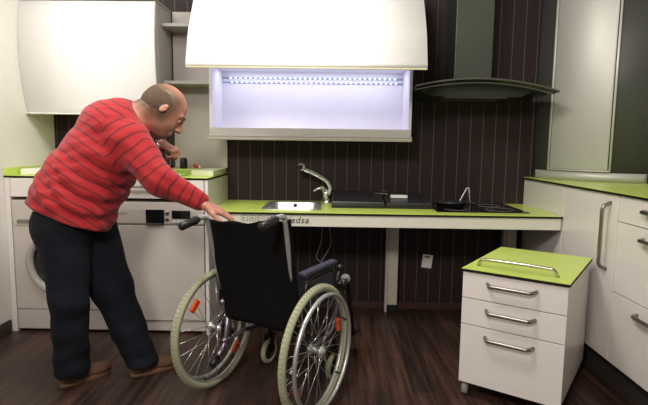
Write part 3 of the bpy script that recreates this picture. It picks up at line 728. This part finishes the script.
V = lambda *a: np.array(a, float)
PX, PY = .30, -1.25                                          # the person's base on the floor
per = thing('person', 'person in a red striped jumper and dark jeans bending to the wheelchair', 'person', (PX, PY, 0))
off = V(PX, PY, 0)
hd_ = math.radians(28); h = V(math.cos(hd_), math.sin(hd_), 0); r = V(math.sin(hd_), -math.cos(hd_), 0); zz = V(0, 0, 1)
L_ = lambda *a: V(*a)-off
sp = [L_(.225, -1.25, .86), L_(.25, -1.24, .92), L_(.315, -1.215, 1.02), L_(.395, -1.19, 1.14), L_(.465, -1.16, 1.25), L_(.53, -1.135, 1.33)]
sec = [(.185, .175), (.19, .185), (.195, .190), (.20, .178), (.195, .155), (.125, .11)]
hipR, kneR, ankR = L_(.240, -1.315, .82), L_(.272, -1.335, .445), L_(.248, -1.29, .09)
hipL, kneL, ankL = L_(.280, -1.13, .80), L_(.395, -1.14, .46), L_(.560, -1.16, .09)
shR, elR, wrR = L_(.585, -1.305, 1.215), L_(.735, -1.345, 1.035), L_(.925, -1.315, .925)
shL, elL, wrL = L_(.43, -.985, 1.29), L_(.45, -.90, 1.11), L_(.615, -.955, 1.205)
hc = L_(.688, -1.10, 1.392)
g_ = h*.72-zz*.69; a_ = h*.69+zz*.72; g_ /= np.linalg.norm(g_); a_ /= np.linalg.norm(a_)
HS = 1.04
def head_field(f, k=.015, hair=False):
    A = [g_, r, a_]
    f.ell(hc-g_*.008*HS+a_*.012, A, V(.104, .080, .092)*HS, k)
def finger(f, base, d, n_, L, rr, bends, rad):
    p = base; dd = d.copy(); s_ = np.cross(d, n_)
    for i, (l, b) in enumerate(zip(L, bends)):
        c, s2 = math.cos(b), math.sin(b); dd, n2 = dd*c-n_*s2, n_*c+dd*s2; n_ = n2
        q = p+dd*l; f.cone(p, q, rad*(1-.08*i), rad*(1-.08*(i+1)), .004); p = q
def hand(f, wr, d, n_, thumb, bends, sc=1.0):
    d = d/np.linalg.norm(d); n_ = n_-d*(n_@d); n_ /= np.linalg.norm(n_); s_ = np.cross(d, n_)*thumb
    Ls = [(.040, .024, .019), (.045, .028, .020), (.041, .026, .020), (.032, .020, .018)]
    for i in range(4):
        o = (.030-.020*i)*sc
        kn = wr+d*(.088-.004*abs(i-1))*sc+s_*o
        f.cone(wr+d*.008+s_*o*.6, kn, .0155*sc, .0115*sc, .012)
        finger(f, kn, d+s_*(.05-.03*i), n_, [x*sc for x in Ls[i]], 0, [b*(1+.08*i) for b in bends], (.0098-.0006*(i == 3))*sc)
    tb = wr+d*.028*sc+s_*.026*sc-n_*.006
    td = d*.72+s_*.62-n_*.25; td /= np.linalg.norm(td)
    f.cone(wr+d*.015+s_*.012, tb+td*.03*sc, .016*sc, .0125*sc, .010)
    q = tb+td*.03*sc; td2 = td*.9+d*.35-n_*.2; td2 /= np.linalg.norm(td2)
    f.cone(q, q+td2*.03*sc, .0115*sc, .0105*sc, .005); q2 = q+td2*.03*sc; f.cone(q2, q2+(td2*.9+d*.4)*.022*sc, .0105*sc, .009*sc, .005)

f = Field(V(-.32, -.28, .02), V(.78, .45, 1.56), .0052)
f.spine(sp, sec, r, grow=-.028)
for a, b, c in ((hipR, kneR, ankR), (hipL, kneL, ankL)):
    f.cone(a, b, .085, .055, .03); f.cone(b, c, .055, .04, .02)
    f.cone(c, c+V(.02, .03, -.03), .034, .03, .02)
for a, b, c in ((shR, elR, wrR), (shL, elL, wrL)):
    f.cone(a, b, .055, .04, .03); f.cone(b, c, .040, .027, .015)
# neck and head
f.cone(sp[-1]-h*.02, hc-g_*.045-a_*.05, .068, .062, .03)
head_field(f)
f.ell(hc+g_*.034-a_*.060, [g_, r, a_], V(.072, .058, .080)*HS, .03)        # jaw and cheeks
f.ell(hc+g_*.072-a_*.115, [g_, r, a_], V(.028, .030, .022)*HS, .02)        # chin
f.cone(hc+g_*.100+a_*.0, hc+g_*.126-a_*.046, .011, .0150, .014)         # nose
for s_ in (-1, 1):
    f.cone(hc+g_*.120-a_*.050+r*.004*s_, hc+g_*.115-a_*.052+r*.016*s_, .009, .008, .006)
    f.cone(hc+g_*.096+a_*.012+r*.012*s_, hc+g_*.080+a_*.012+r*.048*s_, .012, .010, .014)   # brow
    f.ell(hc+g_*.103-a_*.012+r*.035*s_, [g_, r, a_], (.012, .018, .011), neg=True)
    f.ell(hc-g_*.012-a_*.028+r*.083*s_, [g_*.95-a_*.3, r*.9-g_*.3*s_, a_*.95+g_*.3], (.016, .008, .027), .006)  # ear
    f.ell(hc-g_*.006-a_*.024+r*.095*s_, [g_, r, a_], (.009, .007, .016), neg=True)
f.cone(hc+g_*.103-a_*.086-r*.022, hc+g_*.103-a_*.086+r*.022, .009, .009, .008)             # lips
f.cone(hc+g_*.099-a_*.098-r*.018, hc+g_*.099-a_*.098+r*.018, .009, .009, .008)
hand(f, wrR, V(.078, .030, -.038), V(.25, -.12, .95), 1, (.15, .3, .3), 1.1)
hand(f, wrL, V(.06, .0, -.030), V(.45, -.25, .85), -1, (1.0, .95, .6), .90)
P, Fc = f.mesh()
def hairy(P):
    q = P-hc; gx, ax, rx = q@g_, q@a_, np.abs(q@r); ss = lambda x, a, b: np.clip((x-a)/(b-a), 0, 1)
    top = ss(-ax, -.098, -.050)*ss(-gx, -.070, -.026)*ss(ax, -.125, -.075)          # fading towards the bald crown
    beard = .55*ss(-ax, .045, .075)*ss(gx, -.02, .03)*ss(ax, -.16, -.13)
    near = np.linalg.norm(q, axis=1) < .19
    ear = (rx > .084)
    return np.where(near & ~ear, np.maximum(top*.92, beard), 0)
body = npmesh('body', P, Fc, M_skin, per, 2, hairy, 'hairiness')
# hair: a horseshoe of short hair, bald on top
f = Field(hc-.2, hc+.2, .0045)
A = [g_, r, a_]
f.ell(hc-g_*.011*HS+a_*.010, A, V(.1045, .0812, .0925)*HS, .01)
f.cone(hc-g_*.060-a_*.03, hc-g_*.055-a_*.055, .058, .056, .03)
sl, X = f.region(hc-.2, hc+.2); q = X-hc; gx, ax_, rx = q@g_, q@a_, np.abs(q@r)
cut = np.maximum.reduce([ax_-.052+.55*np.maximum(0, gx+.02), gx-.022-.35*(ax_+.02)*0, -.075-ax_, (gx-.0+(-.03-ax_)*1.1)])
cut = cut+.010+.006*np.sin(150*X[..., 0]+3*np.sin(90*X[..., 2]))*np.sin(130*X[..., 2]+2*np.sin(80*X[..., 1]))
f.g[sl] = np.maximum(f.g[sl], cut*.5)
P, Fc = f.mesh(); npmesh('hair', P, Fc, M_hair, per, 1)
for s_ in (-1, 1):
    c = hc+g_*.087-a_*.013+r*.033*s_
    e = obj('eye', MB().sphere(tuple(c), .0122, 14), M_eye, per)
    obj('iris', MB().sphere(tuple(c+g_*.0075-a_*.004), .0062, 10), M_case, e)
    obj('eyelid', MB().sphere(tuple(c+a_*.0035+g_*.0008), .0132, 14), M_skin, e)
    obj('eyebrow', MB().tube([tuple(hc+g_*.110+a_*.016+r*.014*s_), tuple(hc+g_*.105+a_*.020+r*.034*s_), tuple(hc+g_*.088+a_*.014+r*.053*s_)], [.0015, .0025, .0012], 6), M_hair, per)

# trousers
f = Field(V(-.34, -.30, .03), V(.48, .42, 1.0), .0075)
f.cone(hipR+V(.01, .01, -.02), kneR, .124, .086, .04); f.cone(kneR, ankR+V(0, 0, -.025), .086, .082, .03)
f.cone(hipL+V(0, 0, .0), kneL, .134, .102, .04); f.cone(kneL, ankL+V(-.01, 0, -.02), .100, .080, .03)
f.ell(L_(.208, -1.275, .805), [h, r, zz], (.128, .155, .14), .04)
f.ell(L_(.255, -1.225, .85), [h, r, zz], (.155, .17, .12), .04)
sl, X = f.region(V(-1, -1, 0), V(1, 1, 1.2))
zc = X[..., 2]
fold = 0.0032*np.sin(34*zc+9*X[..., 0]+5*np.sin(11*X[..., 1]))*np.clip((.75-zc)/.3, 0, 1)+.003*np.sin(60*zc-20*X[..., 0]+8*X[..., 1])*np.clip((.4-zc)/.25, 0, 1)
f.g[sl] = f.g[sl]+fold
f.g[sl] = np.maximum(f.g[sl], .058-zc)
P, Fc = f.mesh(); tr_ = npmesh('trousers', P, Fc, M_jean, per, 2)
# back pocket stitching patch
# shirt
f = Field(V(-.36, -.36, .70), V(.72, .50, 1.56), .0068)
ssp = [L_(.240, -1.250, .80), L_(.266, -1.238, .92)]+sp[2:]
f.spine(ssp, [(.206, .200), (.203, .200)]+[(a+.004, b+.004) for a, b in sec[2:]], r)
f.ell(L_(.432, -1.16, 1.292), [h, r, zz], (.15, .21, .130), .05)            # upper back and shoulders
f.ell(L_(.37, -1.13, 1.06), [h, r, zz], (.13, .16, .17), .05)              # belly
f.cone(shR-r*.01, elR, .094, .069, .05); f.cone(elR, wrR-(wrR-elR)*.12, .069, .045, .03)
f.cone(shL, elL, .085, .06, .05); f.cone(elL, elL+(wrL-elL)*.45, .06, .045, .03)
f.cone(sp[-1]-h*.03-V(0, 0, .01), sp[-1]+h*.028+V(0, 0, .010), .098, .079, .03)           # collar
sl, X = f.region(V(-1, -1, .5), V(1, 1, 1.7))
ax = X@V(.5, .2, .84); wv = X@r
belly = np.clip((1.22-X[..., 2])/.2, 0, 1)
fold = .006*np.sin(52*ax+14*wv+5*np.sin(9*wv+6*ax))*belly+.003*np.sin(95*ax-45*wv+4*np.sin(20*wv))*(.35+.65*belly)
f.g[sl] = f.g[sl]+fold
hem = (X-L_(.238, -1.245, .862))@(V(.37, .10, .925))
armx = X[..., 0]-(.50-PX)
f.g[sl] = np.maximum(f.g[sl], np.where(armx > 0, -1, 1)*0-hem-.01-np.where(armx > .0, 5, 0))
# neck opening
e = hc-g_*.045-a_*.05; dn = (e-sp[-1]); dn /= np.linalg.norm(dn)
P0 = sp[-1]+dn*.02
reg, XX = f.region(hc-.17, hc+.2)
dd = (XX-P0)@dn; rad = np.linalg.norm(XX-P0-dd[..., None]*dn, axis=-1)
f.g[reg] = np.where(rad < .12, np.maximum(f.g[reg], dd-.028), f.g[reg])
P, Fc = f.mesh()
def stripe(P):
    def poly(pts, base):
        best = np.full(len(P), 9.); s = np.zeros(len(P)); acc = base
        for i in range(len(pts)-1):
            a, b = pts[i], pts[i+1]; d = b-a; L = np.linalg.norm(d); t = ((P-a)@d)/(L*L); t0 = np.clip(t, 0, 1)
            if i == 0: t = np.minimum(t, 1)
            elif i < len(pts)-2: t = t0
            else: t = np.maximum(t, 0)
            dist = np.linalg.norm(P-a-t0[:, None]*d, axis=1); m_ = dist < best; best[m_] = dist[m_]; s[m_] = (acc+t*L)[m_]; acc += L
        return best, s
    ax_ = V(.53, .20, .82); ax_ /= np.linalg.norm(ax_)
    s0 = (P-sp[0])@ax_; core = np.min([np.linalg.norm(P-q_, axis=1) for q_ in [sp[i]*(1-t)+sp[i+1]*t for i in range(5) for t in (0, .5, 1)]], axis=0)-.165
    out = s0.copy(); best = core
    for pts in ((shR, elR, wrR), (shL, elL, wrL)):
        b, s = poly(pts, .0); b = b-.10; s = (pts[0]-sp[0])@ax_-s*.85; w_ = np.clip(.5+(core-b)/.012, 0, 1); w_ = w_*w_*(3-2*w_)
        out = out*(1-w_)+s*w_
    return out+10
npmesh('jumper', P, Fc, M_shirt, per, 2, stripe)
# shoes
for (heel, toe) in ((V(.205, -1.335, 0), V(.365, -1.125, 0)), (V(.505, -1.205, 0), V(.70, -1.03, 0))):
    a = heel-off; d = (toe-heel); L = np.linalg.norm(d); d /= L; s_ = V(d[1], -d[0], 0)
    f = Field(np.minimum(a, a+d*L)-.09, np.maximum(a, a+d*L)+V(.09, .09, .2), .005)
    f.ell(a+d*.045+zz*.05, [d, s_, zz], (.05, .037, .045), .02)
    f.cone(a+d*.07+zz*.055, a+d*.16+zz*.038, .040, .036, .02); f.ell(a+d*(L-.07)+zz*.034, [d, s_, zz], (.075, .046, .030), .02)
    f.cone(a+d*.055+zz*.06, a+d*.06+zz*.10, .040, .042, .02)
    sl, X = f.region(a-.5, a+.6); f.g[sl] = np.maximum(f.g[sl], .016-X[..., 2])
    P, Fc = f.mesh(); sh = npmesh('shoe', P, Fc, M_shoe, per, 1)
    q = []
    for k in range(36):
        an = 2*PI*k/36; cx = L/2+math.cos(an)*L/2*1.0; wd = .040+.010*math.cos(an)
        q.append(tuple((a+d*cx+s_*math.sin(an)*wd)[:2]))
    obj('sole', MB().prism(q, .0005, .024, axis='z'), M_sole, sh, .003)
# wrist watch on the far wrist
wd = (wrL-elL)/np.linalg.norm(wrL-elL)
wpos = wrL-wd*.02; fx = np.cross(wd, zz); fx /= np.linalg.norm(fx); fy = np.cross(wd, fx)
wt = obj('wristwatch', MB().tube([tuple(wpos+(fx*math.cos(k*PI/12)+fy*math.sin(k*PI/12))*.032) for k in range(24)], .006, 8, closed=True), M_black, per)
obj('watch_face', MB().sphere(tuple(wpos+V(0, -.035, 0)), .016, 14, (1, .4, 1)), M_chrome, wt)
